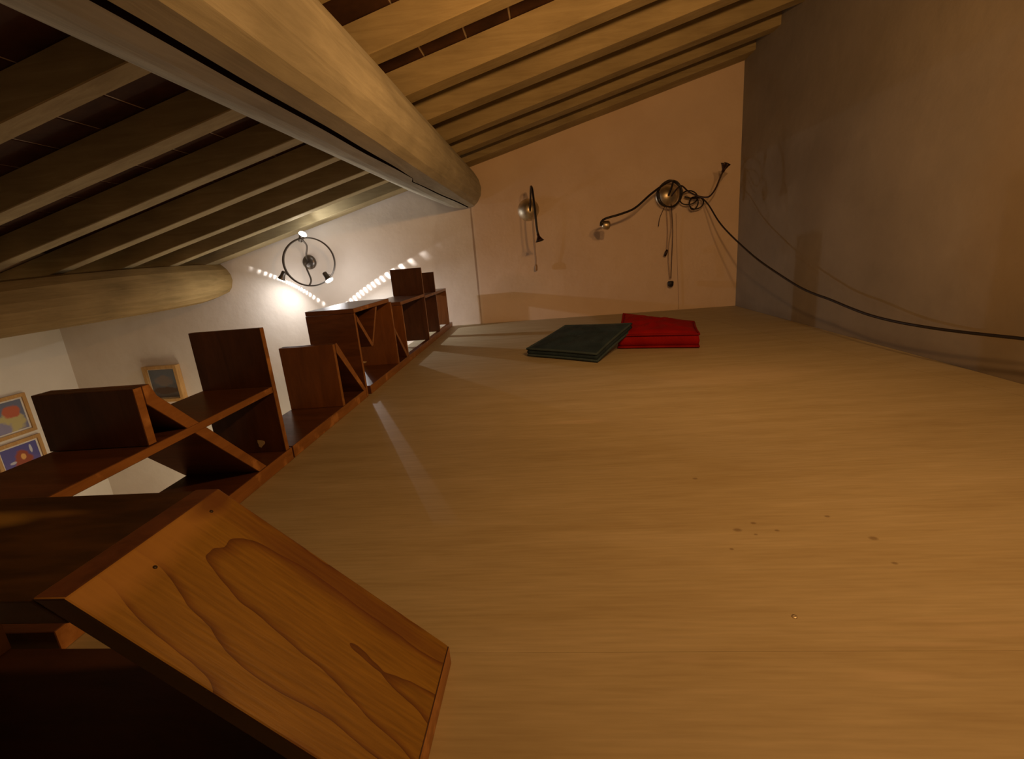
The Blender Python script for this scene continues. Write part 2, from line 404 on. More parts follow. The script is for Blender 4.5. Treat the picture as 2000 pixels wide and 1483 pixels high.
def lathe(name, prof, base, axis, mat, parent=None, seg=28):
    """prof: list of (radius, height) along axis from base, in metres"""
    axis = axis.normalized()
    ref = Vector((0, 0, 1)) if abs(axis.z) < 0.9 else Vector((1, 0, 0))
    x = axis.cross(ref).normalized(); y = axis.cross(x)
    bm = bmesh.new(); rings = []
    for r, h in prof:
        if r < 1e-6:
            rings.append([bm.verts.new(base + axis * h)])
        else:
            rings.append([bm.verts.new(base + axis * h + (x * math.cos(2 * math.pi * k / seg) + y * math.sin(2 * math.pi * k / seg)) * r) for k in range(seg)])
    for A, B in zip(rings, rings[1:]):
        for k in range(seg):
            k2 = (k + 1) % seg
            if len(A) == 1 and len(B) == 1: continue
            if len(A) == 1: bm.faces.new((A[0], B[k2], B[k]))
            elif len(B) == 1: bm.faces.new((A[k], A[k2], B[0]))
            else: bm.faces.new((A[k], A[k2], B[k2], B[k]))
    return from_bm(name, bm, mat, parent, True)

# ---------------------------------------------------------------- structure
RA, RB = 2.655, 0.252                 # underside of the rafters: z = RA + RB * x
def roof(x, off=0.0): return RA + RB * x + off
XL, XR, YB, YF, ZL = -8.68, 2.845, 7.6, -4.0, -4.1

P0 = Vector((-1.631, 7.556, 0)); P1 = Vector((-1.495, 1.896, 0))
U = (P1 - P0).normalized(); N = Vector((-U.y, U.x, 0))          # U: along the rail towards the viewer, N: into the loft
if N.x < 0: N = -N
def rl(t, d, z):
    """rail point: t along the loft edge from the far wall, d back over the drop, z up"""
    p = P0 + U * t - N * d
    return V(p.x, p.y, z)

# loft floor: joist deck with plywood sheets laid on it
e_far, e_near = -1.631 - 0.33 , -1.45 - 0.33
floor = slab('floor', [V(-1.962, YB, -0.30), V(XR, YB, -0.30), V(XR, YF, -0.30), V(-1.61, YF, -0.30)], V(0, 0, 0.265), M_MORTAR)
tag(floor, kind='structure')
g = 0.006
def sheet(poly):
    bm = bmesh.new(); prism(bm, [V(x, y, -0.034) for x, y in poly], V(0, 0, 0.034))
    soften(bm, 0.0001)
    return from_bm('plywood_sheet', bm, M_PLY, floor)
sheet([(-1.955, 7.595), (1.865, 7.595), (2.612, 2.98)] + [(2.84, 1.62), (2.84, 1.0004), (-1.80, 1.0004)])
sheet([(1.865 + g, 7.595), (2.84, 7.595), (2.84, 1.62 + 0.02), (2.612 + g, 2.98)])
sheet([(-1.795, 1.0), (2.84, 1.0), (2.84, -1.5), (-1.735, -1.5)])
sheet([(-1.735, -1.507), (2.84, -1.507), (2.84, YF + .01), (-1.60, YF + .01)])
lathe('screw_head', [(0.0, 0.0), (0.0045, 0.0), (0.004, 0.0012), (0.0015, 0.0006), (0, 0.0006)], V(0.603, 1.115, 0.0), Vector((0, 0, 1)), M_STEEL, floor, 12)

lower = box('floor_lower', (XL - .3, YF - .3, ZL - 0.2), (XR + .3, YB + .3, ZL), M_LOWFLOOR); tag(lower, kind='structure')
zt = roof(XL, 0.22)
wl = box('wall_left', (XL - 0.3, YF, ZL), (XL, YB, zt), M_LEFT); tag(wl, kind='structure')
wb = slab('wall_back', [V(XL - .3, YB, ZL), V(XR + .3, YB, ZL), V(XR + .3, YB, roof(XR, .26)), V(XL - .3, YB, roof(XL, .18))], V(0, 0.3, 0), M_BACK); tag(wb, kind='structure')
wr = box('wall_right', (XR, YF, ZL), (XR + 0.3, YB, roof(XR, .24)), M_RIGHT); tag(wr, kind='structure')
wf = slab('wall_front', [V(XL - .3, YF, ZL), V(XR + .3, YF, ZL), V(XR + .3, YF, roof(XR, .26)), V(XL - .3, YF, roof(XL, .18))], V(0, -0.3, 0), M_LEFT); tag(wf, kind='structure')

ceil = slab('ceiling', [V(XL - .3, YF - .3, roof(XL - .3, .229)), V(XR + .3, YF - .3, roof(XR + .3, .229)), V(XR + .3, YB + .3, roof(XR + .3, .229)), V(XL - .3, YB + .3, roof(XL - .3, .229))], V(0, 0, 0.15), M_MORTAR)
tag(ceil, kind='structure')

# rafters: two spans meeting over the big purlin, each stick a part of the roof
left_y = [-3.8, -3.0, -2.2, -1.38, -0.6, 0.19, 0.99, 1.79, (2.58, 2.735), (3.395, 3.57), (4.215, 4.37), (5.00, 5.15), (5.80, 5.95), (6.53, 6.68), (7.26, 7.555)]
right_y = [-3.8, -2.95, -2.15, -1.35, -0.55, 0.25, 1.06, 1.86, 2.66, (3.465, 3.645), (4.30, 4.50), (5.03, 5.24), (5.87, 6.06), (6.55, 6.76), (7.24, 7.595)]
def rafter(x0, x1, ys):
    y0, y1 = ys if isinstance(ys, tuple) else (ys, ys + 0.16)
    bm = bmesh.new()
    nseg = 14; rows = []
    sd = random.random() * 50
    for i in range(nseg + 1):
        x = x0 + (x1 - x0) * i / nseg
        a = noise.noise(Vector((x * 0.7, sd, 0))) * 0.008; b_ = noise.noise(Vector((x * 0.7, sd + 9, 0))) * 0.008; c = noise.noise(Vector((x * .9, sd, 5))) * 0.006
        rows.append([bm.verts.new(p) for p in (V(x, y0 + a + .006, roof(x) + c), V(x, y1 + b_ - .006, roof(x) + c), V(x, y1 + b_, roof(x) + .006 + c), V(x, y1 + b_, roof(x, .216)), V(x, y0 + a, roof(x, .216)), V(x, y0 + a, roof(x) + .006 + c))])
    for A, B in zip(rows, rows[1:]):
        for k in range(6):
            bm.faces.new((A[k], A[(k + 1) % 6], B[(k + 1) % 6], B[k]))
    bm.faces.new(rows[0]); bm.faces.new(list(reversed(rows[-1])))
    return from_bm('rafter', bm, M_RAFT, ceil)
for ys in left_y: rafter(XL, -1.62, ys)
for ys in right_y: rafter(-1.58, XR, ys)

# terracotta tiles laid between the rafters, pale mortar joints
def tile_mesh(x0, x1, y0, y1):
    bm = bmesh.new(); gp = 0.008
    x0 += gp; x1 -= gp; y0 += gp; y1 -= gp
    prism(bm, [V(x0, y0, roof(x0, .222)), V(x1, y0, roof(x1, .222)), V(x1, y1, roof(x1, .222)), V(x0, y1, roof(x0, .222))], V(0, 0, 0.035))
    soften(bm, 0.002)
    return bm
def cx(ys):
    return (ys[0] + ys[1]) / 2 if isinstance(ys, tuple) else ys + .08
def tiles(x_lo, x_hi, x_off, rows):
    cs = [cx(q) for q in rows] + [YB]
    x = x_off
    while x < x_hi:
        for y0, y1 in zip(cs, cs[1:]):
            if y1 < 0.9: continue
            j = random.uniform(-.006, .006)
            a, b_ = max(x, x_lo), min(x + 0.36, x_hi)
            if b_ - a > 0.05:
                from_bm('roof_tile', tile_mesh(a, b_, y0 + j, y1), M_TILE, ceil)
        x += 0.36
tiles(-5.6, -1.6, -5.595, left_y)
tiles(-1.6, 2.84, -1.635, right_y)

# ---------------------------------------------------------------- the two purlins
def log(name, sections, ys, label, smooth_ang=True, groove=None, mats=None):
    bm = bmesh.new(); rows = []; gi = None
    for y, sec in zip(ys, sections):
        rows.append([bm.verts.new(V(x, y, z)) for x, z in sec])
    n = len(rows[0]); deep = []
    for A, B in zip(rows, rows[1:]):
        for k in range(n):
            f = bm.faces.new((A[k], A[(k + 1) % n], B[(k + 1) % n], B[k]))
            if groove and k in groove: deep.append(f)
    bm.faces.new(rows[0]); bm.faces.new(list(reversed(rows[-1])))
    for f in deep: f.material_index = 1
    o = from_bm(name, bm, mats or [M_BEAM, M_CRACK])
    return tag(o, label, 'beam')
M_BEAM2 = wood('smoked_beam', (0.25, 0.175, 0.070), (0.38, 0.265, 0.11), 'Y', 10, 3.0, 0.85, 0.35, spec=0.1)

base_sec = [(-2.08, 2.128), (-1.76, 1.972), (-1.50, 1.85), (-1.36, 1.80)]
right_sec = [(-1.09, 1.813), (-1.03, 1.86), (-0.975, 1.95), (-0.955, 2.06), (-0.985, 2.18), (-1.045, 2.29), (-1.112, 2.371)]
ys = []; secs = []
yy = YF
while yy < YB + 0.05:
    y = min(yy, YB + 0.02)
    def nzs(i): return noise.noise(Vector((y * 0.8, i * 3.1, 2.0))) * 0.010
    sec = [(x + (nzs(i) if i else 0), z + (nzs(i + 20) if i else 0)) for i, (x, z) in enumerate(base_sec)]
    # drying crack
    if y < 4.75:
        c = -1.222 + 0.004 * math.sin(y * 5); wd = 0.021 if y < 3.6 else 0.021 * max(0.10, (4.75 - y) / 1.15)
    else:
        c = -1.285 + (y - 4.75) / 2.85 * 0.125 + 0.006 * math.sin(y * 4); wd = 0.006 + 0.008 * math.sin(min(1, (y - 4.75) / 2.0) * math.pi / 2)
    zc = 1.792
    sec += [(c - wd, zc + 0.002), (c, zc + 0.07), (c + wd, zc + 0.004)]
    sec += [(x + nzs(i + 7) * 0.7, z + nzs(i + 40) * 0.7) if i < len(right_sec) - 1 else (x, z) for i, (x, z) in enumerate(right_sec)]
    sec[-1] = (right_sec[-1][0], roof(right_sec[-1][0], -0.004)); sec[0] = (-2.08, roof(-2.08, -0.004))
    ys.append(y); secs.append(sec)
    yy += 0.18
nb = len(base_sec)
log('roof_purlin', secs, ys, 'thick pale log purlin with a long dark drying crack, ending above the railing', groove=(nb, nb + 1))

ys = []; secs = []
for y, zt_, zb in [(-4.0, 1.12, .62), (0, 1.14, .625), (2.0, 1.16, .632), (3.2, 1.17, .64), (4.2, 1.185, .648), (5.0, 1.235, .66), (5.6, 1.265, .672), (6.2, 1.285, .685), (6.7, 1.298, .70), (7.0, 1.302, .715), (7.3, 1.304, .75), (7.5, 1.306, .79), (7.62, 1.306, .82)]:
    k = lambda i: noise.noise(Vector((y * .9, i * 2.3, 8))) * 0.008
    zr = zb + (zt_ - zb) * 0.42
    endx = 0.0 if y < 7.0 else (y - 7.0) * 0.03
    sec = [(-5.80, zt_ - .07), (-5.55, zt_), (-5.42, zt_ - .015), (-5.33, zt_ - .10 + k(1)), (-5.275 - endx * .4, zr + .09), (-5.265 - endx * .3, zr + k(2) * .5), (-5.31, zb + .09 + k(3)), (-5.37, zb + .022), (-5.47, zb - .01), (-5.62, zb + .01), (-5.78, zb + .10), (-5.87, (zt_ + zb) / 2)]
    ys.append(y); secs.append(sec)
log('roof_purlin', secs, ys, 'lower hewn log purlin at the left, its end lit beside the ring lamp', mats=[M_BEAM2, M_CRACK])

# ---------------------------------------------------------------- zigzag shelf railing
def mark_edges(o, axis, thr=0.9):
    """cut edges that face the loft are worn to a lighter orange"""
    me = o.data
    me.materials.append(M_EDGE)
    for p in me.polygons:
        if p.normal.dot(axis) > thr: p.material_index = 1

def tz_board(name, poly, parent, d0=0.0, d1=0.390, mat=None, bev=0.0012):
    """board whose profile is drawn in the rail's (t, z) plane and which is d1 deep"""
    jit = random.uniform(-0.003, 0.003)
    a = [rl(t, d0 + jit, z) for t, z in poly]
    dv = rl(0, d1, 0) - rl(0, d0, 0)
    bm = bmesh.new(); prism(bm, a, dv); soften(bm, bev)
    o = from_bm(name, bm, mat or M_RAIL, parent)
    mark_edges(o, N)
    return o

def rect(t0, t1, z0, z1): return [(t0, z0), (t1, z0), (t1, z1), (t0, z1)]

def diag(t0, z0, t1, z1, th):
    """sloping board whose two ends are cut level with z0 (top) and z1 (foot)"""
    L_ = math.hypot(t1 - t0, z1 - z0); hw = th * L_ / abs(z1 - z0)
    s = 1 if t0 > t1 else -1
    return [(t0, z0), (t0 + s * hw, z0), (t1 + s * hw, z1), (t1, z1)]

ZB = 0.072
T = 0.035
# near module
m1 = empty('zigzag_shelf_railing', rl(5.9, .2, 0), 'nearer section of the dark zigzag wooden railing, with an X of boards and long shelf', 'railing')
tz_board('base_board', rect(5.205, 6.55, 0.0, ZB), m1)
tz_board('upright', rect(5.228, 5.264, ZB, .756), m1, mat=M_RAILZ)
tz_board('shelf_board', rect(5.266, 6.56, .410, .444), m1)
tz_board('upright', rect(6.040, 6.078, .446, .662), m1, mat=M_RAILZ)
tz_board('diagonal_brace', [(6.040, .662), (6.040, .594), (5.520, ZB), (5.452, ZB), (5.985, .612), (6.005, .662)], m1)
# middle module
m2 = empty('zigzag_shelf_railing', rl(4.6, .2, 0), 'middle section of the dark zigzag wooden railing, one low upright with a brace', 'railing')
tz_board('base_board', rect(4.013, 5.19, 0.0, ZB), m2)
tz_board('upright', rect(4.430, 4.466, ZB, .520), m2, mat=M_RAILM)
tz_board('diagonal_brace', [(4.430, .522), (4.430, .455), (4.070, ZB), (4.014, ZB), (4.404, .522)], m2)
# far module
m3 = empty('zigzag_shelf_railing', rl(2.0, .2, 0), 'farther section of the dark zigzag wooden railing, tall boxes reaching the back wall', 'railing')
tz_board('base_board', rect(2.700, 3.915, 0.0, ZB), m3)
tz_board('base_rail', rect(0.02, 2.698, 0.0, ZB), m3, d1=0.055)
tz_board('upright', rect(3.976, 4.010, 0.0, .684), m3, mat=M_RAIL)
tz_board('shelf_board', rect(3.125, 4.011, .686, .722), m3)
tz_board('diagonal_brace', [(3.974, .672), (3.974, .614), (3.745, .372), (3.715, .400)], m3)
tz_board('diagonal_brace', [(3.715, .400), (3.745, .372), (3.702, .372), (3.470, .684), (3.512, .684)], m3)
tz_board('upright', rect(3.058, 3.092, ZB, .684), m3, mat=M_RAILM)
tz_board('diagonal_brace', [(3.056, .430), (3.056, .380), (2.775, ZB), (2.738, ZB), (2.738, .104)], m3)
tz_board('upright', rect(2.702, 2.736, ZB, .616), m3, mat=M_RAILM)
tz_board('shelf_board', rect(1.700, 2.742, .618, .654), m3)
tz_board('upright', rect(1.662, 1.698, ZB, .978), m3, mat=M_RAILZ)
tz_board('upright', rect(0.975, 1.010, ZB, .902), m3, mat=M_RAILZ)
tz_board('shelf_board', rect(1.012, 1.660, .596, .630), m3)
tz_board('shelf_board', rect(0.250, 0.973, .596, .630), m3)
tz_board('upright', rect(0.252, 0.288, ZB, .594), m3, mat=M_RAILM)

# broken-out patch, and a pale disc painted for a lit hole
def blob(name, c, ax_u, ax_v, ru, rv, th, mat, parent, label):
    bm = bmesh.new(); n = 11; poly = []
    for k in range(n):
        a = 2 * math.pi * k / n; q = 1 + 0.22 * math.sin(3 * a + 1) + random.uniform(-.1, .1)
        poly.append(c + ax_u * math.cos(a) * ru * q + ax_v * math.sin(a) * rv * q)
    prism(bm, poly, ax_u.cross(ax_v).normalized() * th)
    o = from_bm(name, bm, mat, parent); o['label'] = label
    return o
blob('chipped_patch', rl(5.266, .132, .126), N, Vector((0, 0, 1)), .020 * S, .020 * S, -0.003, M_CHIP_HOLE, m1, 'bare chipped patch of pale wood')
blob('lit_hole_disc', rl(3.0935, .345, .112), N, Vector((0, 0, 1)), .022 * S, .010 * S, -0.003, M_CHIP_HOLE, m3, 'pale disc in place of a hole onto the lit wall')

# return of the railing towards the stair: big sloping plank in front
m0 = empty('zigzag_shelf_railing', V(-1.1, .78, 0), 'nearest railing piece at lower left, its big honey coloured plank sloping down to the floor', 'railing')
def xz_board(name, poly, parent, y0=.592, y1=.968, mat=None, bev=0.0016):
    bm = bmesh.new(); prism(bm, [V(x, y0, z) for x, z in poly], V(0, y1 - y0, 0)); soften(bm, bev, 2)
    return from_bm(name, bm, mat or M_DARK, parent)
b0 = xz_board('base_board', [(-1.93, .0), (-.3128, .0), (-.3128, .054), (-1.93, .053)], m0)
mark_edges(b0, Vector((1, 0, 0)))
# plank gets its own frame so that its grain runs along it
pa = Vector((-.825, 0, .520)); pb = Vector((-.314, 0, .055))
dvec = (pb - pa).normalized(); ang = math.atan2(-(dvec.z), dvec.x)
mid = V((pa.x + pb.x) / 2, .78, (pa.z + pb.z) / 2)
rotm = Matrix.Rotation(ang, 4, 'Y'); mw = Matrix.Translation(mid) @ rotm
bm = bmesh.new()
prism(bm, [V(x, .592, z) for x, z in [(-.825, .520), (-.886, .520), (-.375, .055), (-.314, .055)]], V(0, .376, 0))
soften(bm, 0.0022, 2)
bmesh.ops.transform(bm, matrix=mw.inverted(), verts=bm.verts)
plank = from_bm('diagonal_plank', bm, M_PLANK)
plank.parent = m0; plank.matrix_parent_inverse = Matrix.Identity(4)
plank.matrix_basis = m0.matrix_world.inverted() @ mw
plank['label'] = 'broad honey coloured sloping plank with bold grain'
me = plank.data; me.materials.append(M_DARK); me.materials.append(M_RAIL)
for p in me.polygons:
    nw = rotm.to_3x3() @ p.normal
    if nw.z < -0.3 or nw.y < -0.8: p.material_index = 1  # underside and viewer side: shade painted as near-black colour
    elif nw.z > 0.97: p.material_index = 2
xz_board('shelf_board', [(-1.93, .470), (-.888 + .055, .470), (-.888, .516), (-1.93, .516)], m0, mat=M_SCUFF)
xz_board('upright', [(-1.60, .055), (-1.565, .055), (-1.565, .468), (-1.60, .468)], m0, mat=M_DARK)
for x, y in [(-.80, .90), (-.785, .72)]:
    zz = .520 - (x + .825) * (.465 / .511)
    nv = Vector((.465, 0, .511)).normalized()
    lathe('nail_head', [(0, .0003), (.0024, .0003), (.0028, -.002)], V(x, y, zz), nv, M_NAIL, m0, 10)

# ---------------------------------------------------------------- cushions on the floor
def cushion(name, corners, th, cols, label, puff, matc, pipe, base, rise=(0, 0, 0, 0)):
    """corners: 4 bottom corners (layout units) in order; th: side height; rise: extra lift per corner"""
    c = [Vector(q) for q in corners]
    ctr = sum(c, Vector()) / 4
    root = empty(name, V(ctr.x, ctr.y, min(q.z for q in c)), label, 'cushion')
    n = 22
    def bil(u, v): return c[0] * (1 - u) * (1 - v) + c[1] * u * (1 - v) + c[2] * u * v + c[3] * (1 - u) * v
    up_ = ((c[1] - c[0]).cross(c[3] - c[0])).normalized()
    if up_.z < 0: up_ = -up_
    def shape(u, v):
        # pull the outline in slightly between the corners
        pu = u + 0.018 * math.sin(math.pi * v) * (1 - 2 * u); pv = v + 0.018 * math.sin(math.pi * u) * (1 - 2 * v)
        return bil(pu, pv)
    def hgt(u, v):
        e = (max(0, math.sin(math.pi * u)) * max(0, math.sin(math.pi * v))) ** 0.35
        tuft = 0
        for tu, tv in cols:
            d = math.hypot(u - tu, v - tv); tuft += math.exp(-(d / 0.075) ** 2)
        wr = noise.noise(Vector((u * 7, v * 7, len(name)))) * 0.030 + noise.noise(Vector((u * 16, v * 16, len(name)))) * 0.008
        return th + puff * e - 0.55 * puff * min(1, tuft) + wr * e
    bm = bmesh.new(); top = []; bot = []
    for i in range(n + 1):
        ra = []; rb = []
        for j in range(n + 1):
            u, v = i / n, j / n
            p = shape(u, v)
            q = p + up_ * hgt(u, v); ra.append(bm.verts.new(q * S)); rb.append(bm.verts.new((p + up_ * 0.006) * S))
        top.append(ra); bot.append(rb)
    for i in range(n):
        for j in range(n):
            bm.faces.new((top[i][j], top[i + 1][j], top[i + 1][j + 1], top[i][j + 1]))
            f = bm.faces.new((bot[i][j], bot[i][j + 1], bot[i + 1][j + 1], bot[i + 1][j]))
    ring = [(i, 0) for i in range(n)] + [(n, j) for j in range(n)] + [(n - i, n) for i in range(n)] + [(0, n - j) for j in range(n)]
    # boxed side wall that bulges a little
    mids = []
    for (i, j) in ring:
        p = shape(i / n, j / n); out = (p - ctr); out -= up_ * out.dot(up_); out.normalize()
        mids.append(bm.verts.new((p + up_ * th * 0.52 + out * 0.018) * S))
    m = len(ring)
    for k in range(m):
        k2 = (k + 1) % m
        a, b_ = ring[k], ring[k2]
        bm.faces.new((top[a[0]][a[1]], top[b_[0]][b_[1]], mids[k2], mids[k]))
        bm.faces.new((mids[k], mids[k2], bot[b_[0]][b_[1]], bot[a[0]][a[1]]))
    cover = from_bm('cover', bm, matc, root, True)
    for h in (th, 0.008):
        path = []
        for (i, j) in ring[::2]:
            p = shape(i / n, j / n); out = (p - ctr); out -= up_ * out.dot(up_); out.normalize()
            path.append((p + up_ * h + out * 0.010) * S)
        b2 = bmesh.new(); tube_bm(b2, path, 0.0075, 6, True)
        from_bm('piping', b2, pipe, cover, True)
    for tu, tv in cols:
        p = (shape(tu, tv) + up_ * (hgt(tu, tv) + 0.004)) * S
        lathe('tuft_button', [(0, .004), (.008, .003), (.011, 0), (.009, -.003)], p, up_, pipe, cover, 12)
    return root
cushion('seat_cushion', [(.665, 4.835, .012), (1.40, 4.64, .012), (1.56, 5.36, .012), (.83, 5.55, .13)], .135, [(.3, .35), (.7, .35), (.5, .68)], 'bright red boxed seat cushion lying flat on the loft floor', .055, M_RED, M_RPIPE, M_BASECLOTH)
cushion('seat_cushion', [(-.262, 4.745, .012), (.385, 4.275, .012), (.800, 4.90, .17), (.150, 5.37, .125)], .075, [(.5, .5)], 'dark green quilted seat cushion leaning its far edge on the red cushion', .042, M_GREEN, M_GPIPE, M_BASECLOTH)

# ---------------------------------------------------------------- pictures
def art(name, top, bot, blobs):
    m, nt, b = new_mat(name); L = nt.links.new
    tc = nd(nt, 'ShaderNodeTexCoord')
    sep = nd(nt, 'ShaderNodeSeparateXYZ'); L(tc.outputs['UV'], sep.inputs[0])
    n = nd(nt, 'ShaderNodeTexNoise'); n.inputs['Scale'].default_value = 5; n.inputs['Detail'].default_value = 5; L(tc.outputs['UV'], n.inputs['Vector'])
    ad = nd(nt, 'ShaderNodeMath', operation='MULTIPLY_ADD'); L(n.outputs['Fac'], ad.inputs[0]); ad.inputs[1].default_value = 0.6; L(sep.outputs['Y'], ad.inputs[2])
    r = ramp(nt, [(0.45, bot), (1.1 if False else 0.95, top)]); L(ad.outputs[0], r.inputs[0]); out = r.outputs[0]
    for (x, y), (rx, ry), col in blobs:
        sub = nd(nt, 'ShaderNodeVectorMath', operation='SUBTRACT'); L(tc.outputs['UV'], sub.inputs[0]); sub.inputs[1].default_value = (x, y, 0)
        dv = nd(nt, 'ShaderNodeVectorMath', operation='DIVIDE'); L(sub.outputs[0], dv.inputs[0]); dv.inputs[1].default_value = (rx, ry, 1)
        ln = nd(nt, 'ShaderNodeVectorMath', operation='LENGTH'); L(dv.outputs[0], ln.inputs[0])
        a2 = nd(nt, 'ShaderNodeMath', operation='MULTIPLY_ADD'); L(n.outputs['Fac'], a2.inputs[0]); a2.inputs[1].default_value = 0.9; L(ln.outputs['Value'], a2.inputs[2])
        mr = nd(nt, 'ShaderNodeMapRange'); L(a2.outputs[0], mr.inputs[0]); mr.inputs[1].default_value = 1.25; mr.inputs[2].default_value = 1.55; mr.inputs[3].default_value = 1; mr.inputs[4].default_value = 0
        mx = nd(nt, 'ShaderNodeMix', data_type='RGBA'); L(mr.outputs[0], mx.inputs[0]); L(out, mx.inputs[6]); mx.inputs[7].default_value = (*col, 1); out = mx.outputs[2]
    L(out, b.inputs['Base Color']); b.inputs['Roughness'].default_value = 0.5
    return m
M_FRAME = wood('honey_picture_frame', (0.50, 0.27, 0.08), (0.68, 0.42, 0.16), 'Z', 8, 8, 0.4, 0.1)
M_MATB = plain('cream_mount', (0.80, 0.75, 0.65), 0.8)

def picture(label, org, ax, nrm, w_, h_, depth, fw_, mw_, artm):
    """org: lower left corner on the wall, ax: unit vector to the right as seen from the room, nrm: out of the wall"""
    zv = Vector((0, 0, 1))
    root = empty('framed_picture', (org + ax * (w_ / 2) + zv * (h_ / 2)) * S, label, 'picture')
    def P(a, z, d): return (org + ax * a + zv * z + nrm * d) * S
    bm = bmesh.new()
    o4 = [(0, 0), (w_, 0), (w_, h_), (0, h_)]; i4 = [(fw_, fw_), (w_ - fw_, fw_), (w_ - fw_, h_ - fw_), (fw_, h_ - fw_)]
    vs = {}
    for k, q in enumerate(o4):
        for d in (0.004, depth): vs['o', k, d] = bm.verts.new(P(*q, d))
    for k, q in enumerate(i4):
        for d in (depth * 0.55, depth): vs['i', k, d] = bm.verts.new(P(*q, d))
    for k in range(4):
        k2 = (k + 1) % 4
        bm.faces.new((vs['o', k, .004], vs['o', k2, .004], vs['o', k2, depth], vs['o', k, depth]))
        bm.faces.new((vs['o', k, depth], vs['o', k2, depth], vs['i', k2, depth], vs['i', k, depth]))
        bm.faces.new((vs['i', k, depth], vs['i', k2, depth], vs['i', k2, depth * .55], vs['i', k, depth * .55]))
        bm.faces.new((vs['i', k, depth * .55], vs['i', k2, depth * .55], vs['o', k2, .004], vs['o', k, .004]))
    from_bm('frame', bm, M_FRAME, root)
    bm = bmesh.new(); prism(bm, [P(a, z, depth * .40) for a, z in i4], nrm * depth * .15 * S); mo = from_bm('mount', bm, M_MATB, root)
    q = fw_ + mw_
    rc = [(q, q), (w_ - q, q), (w_ - q, h_ - q), (q, h_ - q)]
    me = bpy.data.meshes.new('artwork')
    vsl = [P(a, z, depth * .56) for a, z in rc] + [P(a, z, depth * .60) for a, z in rc]
    me.from_pydata(vsl, [], [(3, 2, 1, 0), (4, 5, 6, 7), (0, 1, 5, 4), (1, 2, 6, 5), (2, 3, 7, 6), (3, 0, 4, 7)])
    uv = me.uv_layers.new()
    co = [(0, 0), (1, 0), (1, 1), (0, 1)] * 2
    for lp in me.loops: uv.data[lp.index].uv = co[lp.vertex_index]
    link('artwork', me, artm, mo)
    return root
A1 = art('painting_fruit', (0.16, 0.18, 0.26), (0.22, 0.22, 0.34), [((.55, .30), (.42, .36), (.55, .47, .20)), ((.66, .66), (.25, .22), (.55, .13, .06)), ((.25, .15), (.3, .25), (.30, .28, .42))])
A2 = art('painting_blue', (0.10, 0.09, 0.32), (0.14, 0.11, 0.36), [((.52, .45), (.26, .40), (.34, .07, .03)), ((.80, .78), (.04, .15), (.62, .62, .68)), ((.24, .50), (.09, .05), (.55, .55, .62)), ((.55, .60), (.07, .10), (.80, .42, .12))])
A3 = art('painting_landscape', (0.13, 0.15, 0.18), (0.10, 0.08, 0.07), [((.5, .6), (.35, .2), (.20, .16, .14)), ((.5, .25), (.5, .13), (.09, .05, .03))])
LW = Vector((XL, 0, 0))
picture('framed painting of red fruit in a vase on the left wall, upper one of two', Vector((XL, 6.02, -1.115)), Vector((0, 1, 0)), Vector((1, 0, 0)), .68, .645, .05, .055, .028, A1)
picture('framed painting in blue and orange on the left wall, lower one of two', Vector((XL, 6.02, -1.84)), Vector((0, 1, 0)), Vector((1, 0, 0)), .69, .655, .05, .055, .028, A2)
picture('small framed dark landscape on the back wall behind the railing, deep honey frame', Vector((-7.25, YB, -.985)), Vector((1, 0, 0)), Vector((0, -1, 0)), .645, .655, .11, .055, .02, A3)

# ---------------------------------------------------------------- ring lamp with three spots
COOL = (1.0, 0.96, 0.95)
RC = Vector((-3.635, 7.10, 1.19)); RR = .355
lamp = empty('ring_spotlight', V(-3.885, YB, 1.20), 'lit ring shaped wall lamp with three small spotlights on the back wall', 'lamp')
lathe('wall_plate', [(0, .030), (.03, .030), (.058, .022), (.066, .008), (.066, .001)], V(-3.885, YB, 1.20), Vector((0, -1, 0)), M_LAMPRING, lamp)
tilt = Vector((0.30, 0, 0))
ringp = []
for k in range(40):
    a = 2 * math.pi * k / 40
    ringp.append((RC + Vector((RR * math.cos(a), 0.10 * math.cos(a), RR * math.sin(a)))) * S)
bm = bmesh.new(); rows = []
for k in range(64):
    a = 2 * math.pi * k / 64; c_ = RC + Vector((RR * math.cos(a), 0.10 * math.cos(a), RR * math.sin(a)))
    er = Vector((math.cos(a), 0.28 * math.cos(a), math.sin(a))).normalized(); ed = Vector((.27, -1, 0)).normalized()
    rows.append([bm.verts.new((c_ + er * i * .010 + ed * j * .028) * S) for i, j in ((1, 1), (1, -1), (-1, -1), (-1, 1))])
for k in range(64):
    A, B = rows[k], rows[(k + 1) % 64]
    for i in range(4): bm.faces.new((A[i], A[(i + 1) % 4], B[(i + 1) % 4], B[i]))
from_bm('ring', bm, M_LAMPRING, lamp)
def rp(a): return RC + Vector((RR * math.cos(a), 0.10 * math.cos(a), RR * math.sin(a)))
tube('arm', [V(-3.885, 7.56, 1.20), V(-3.86, 7.40, 1.15), V(-3.72, 7.22, .93), rp(math.radians(-100)) * S], 0.008, M_LAMPRING, lamp)
tube('arm', [V(-3.885, 7.56, 1.22), V(-3.83, 7.42, 1.30), V(-3.68, 7.2, 1.44), rp(math.radians(100)) * S], 0.008, M_LAMPRING, lamp)
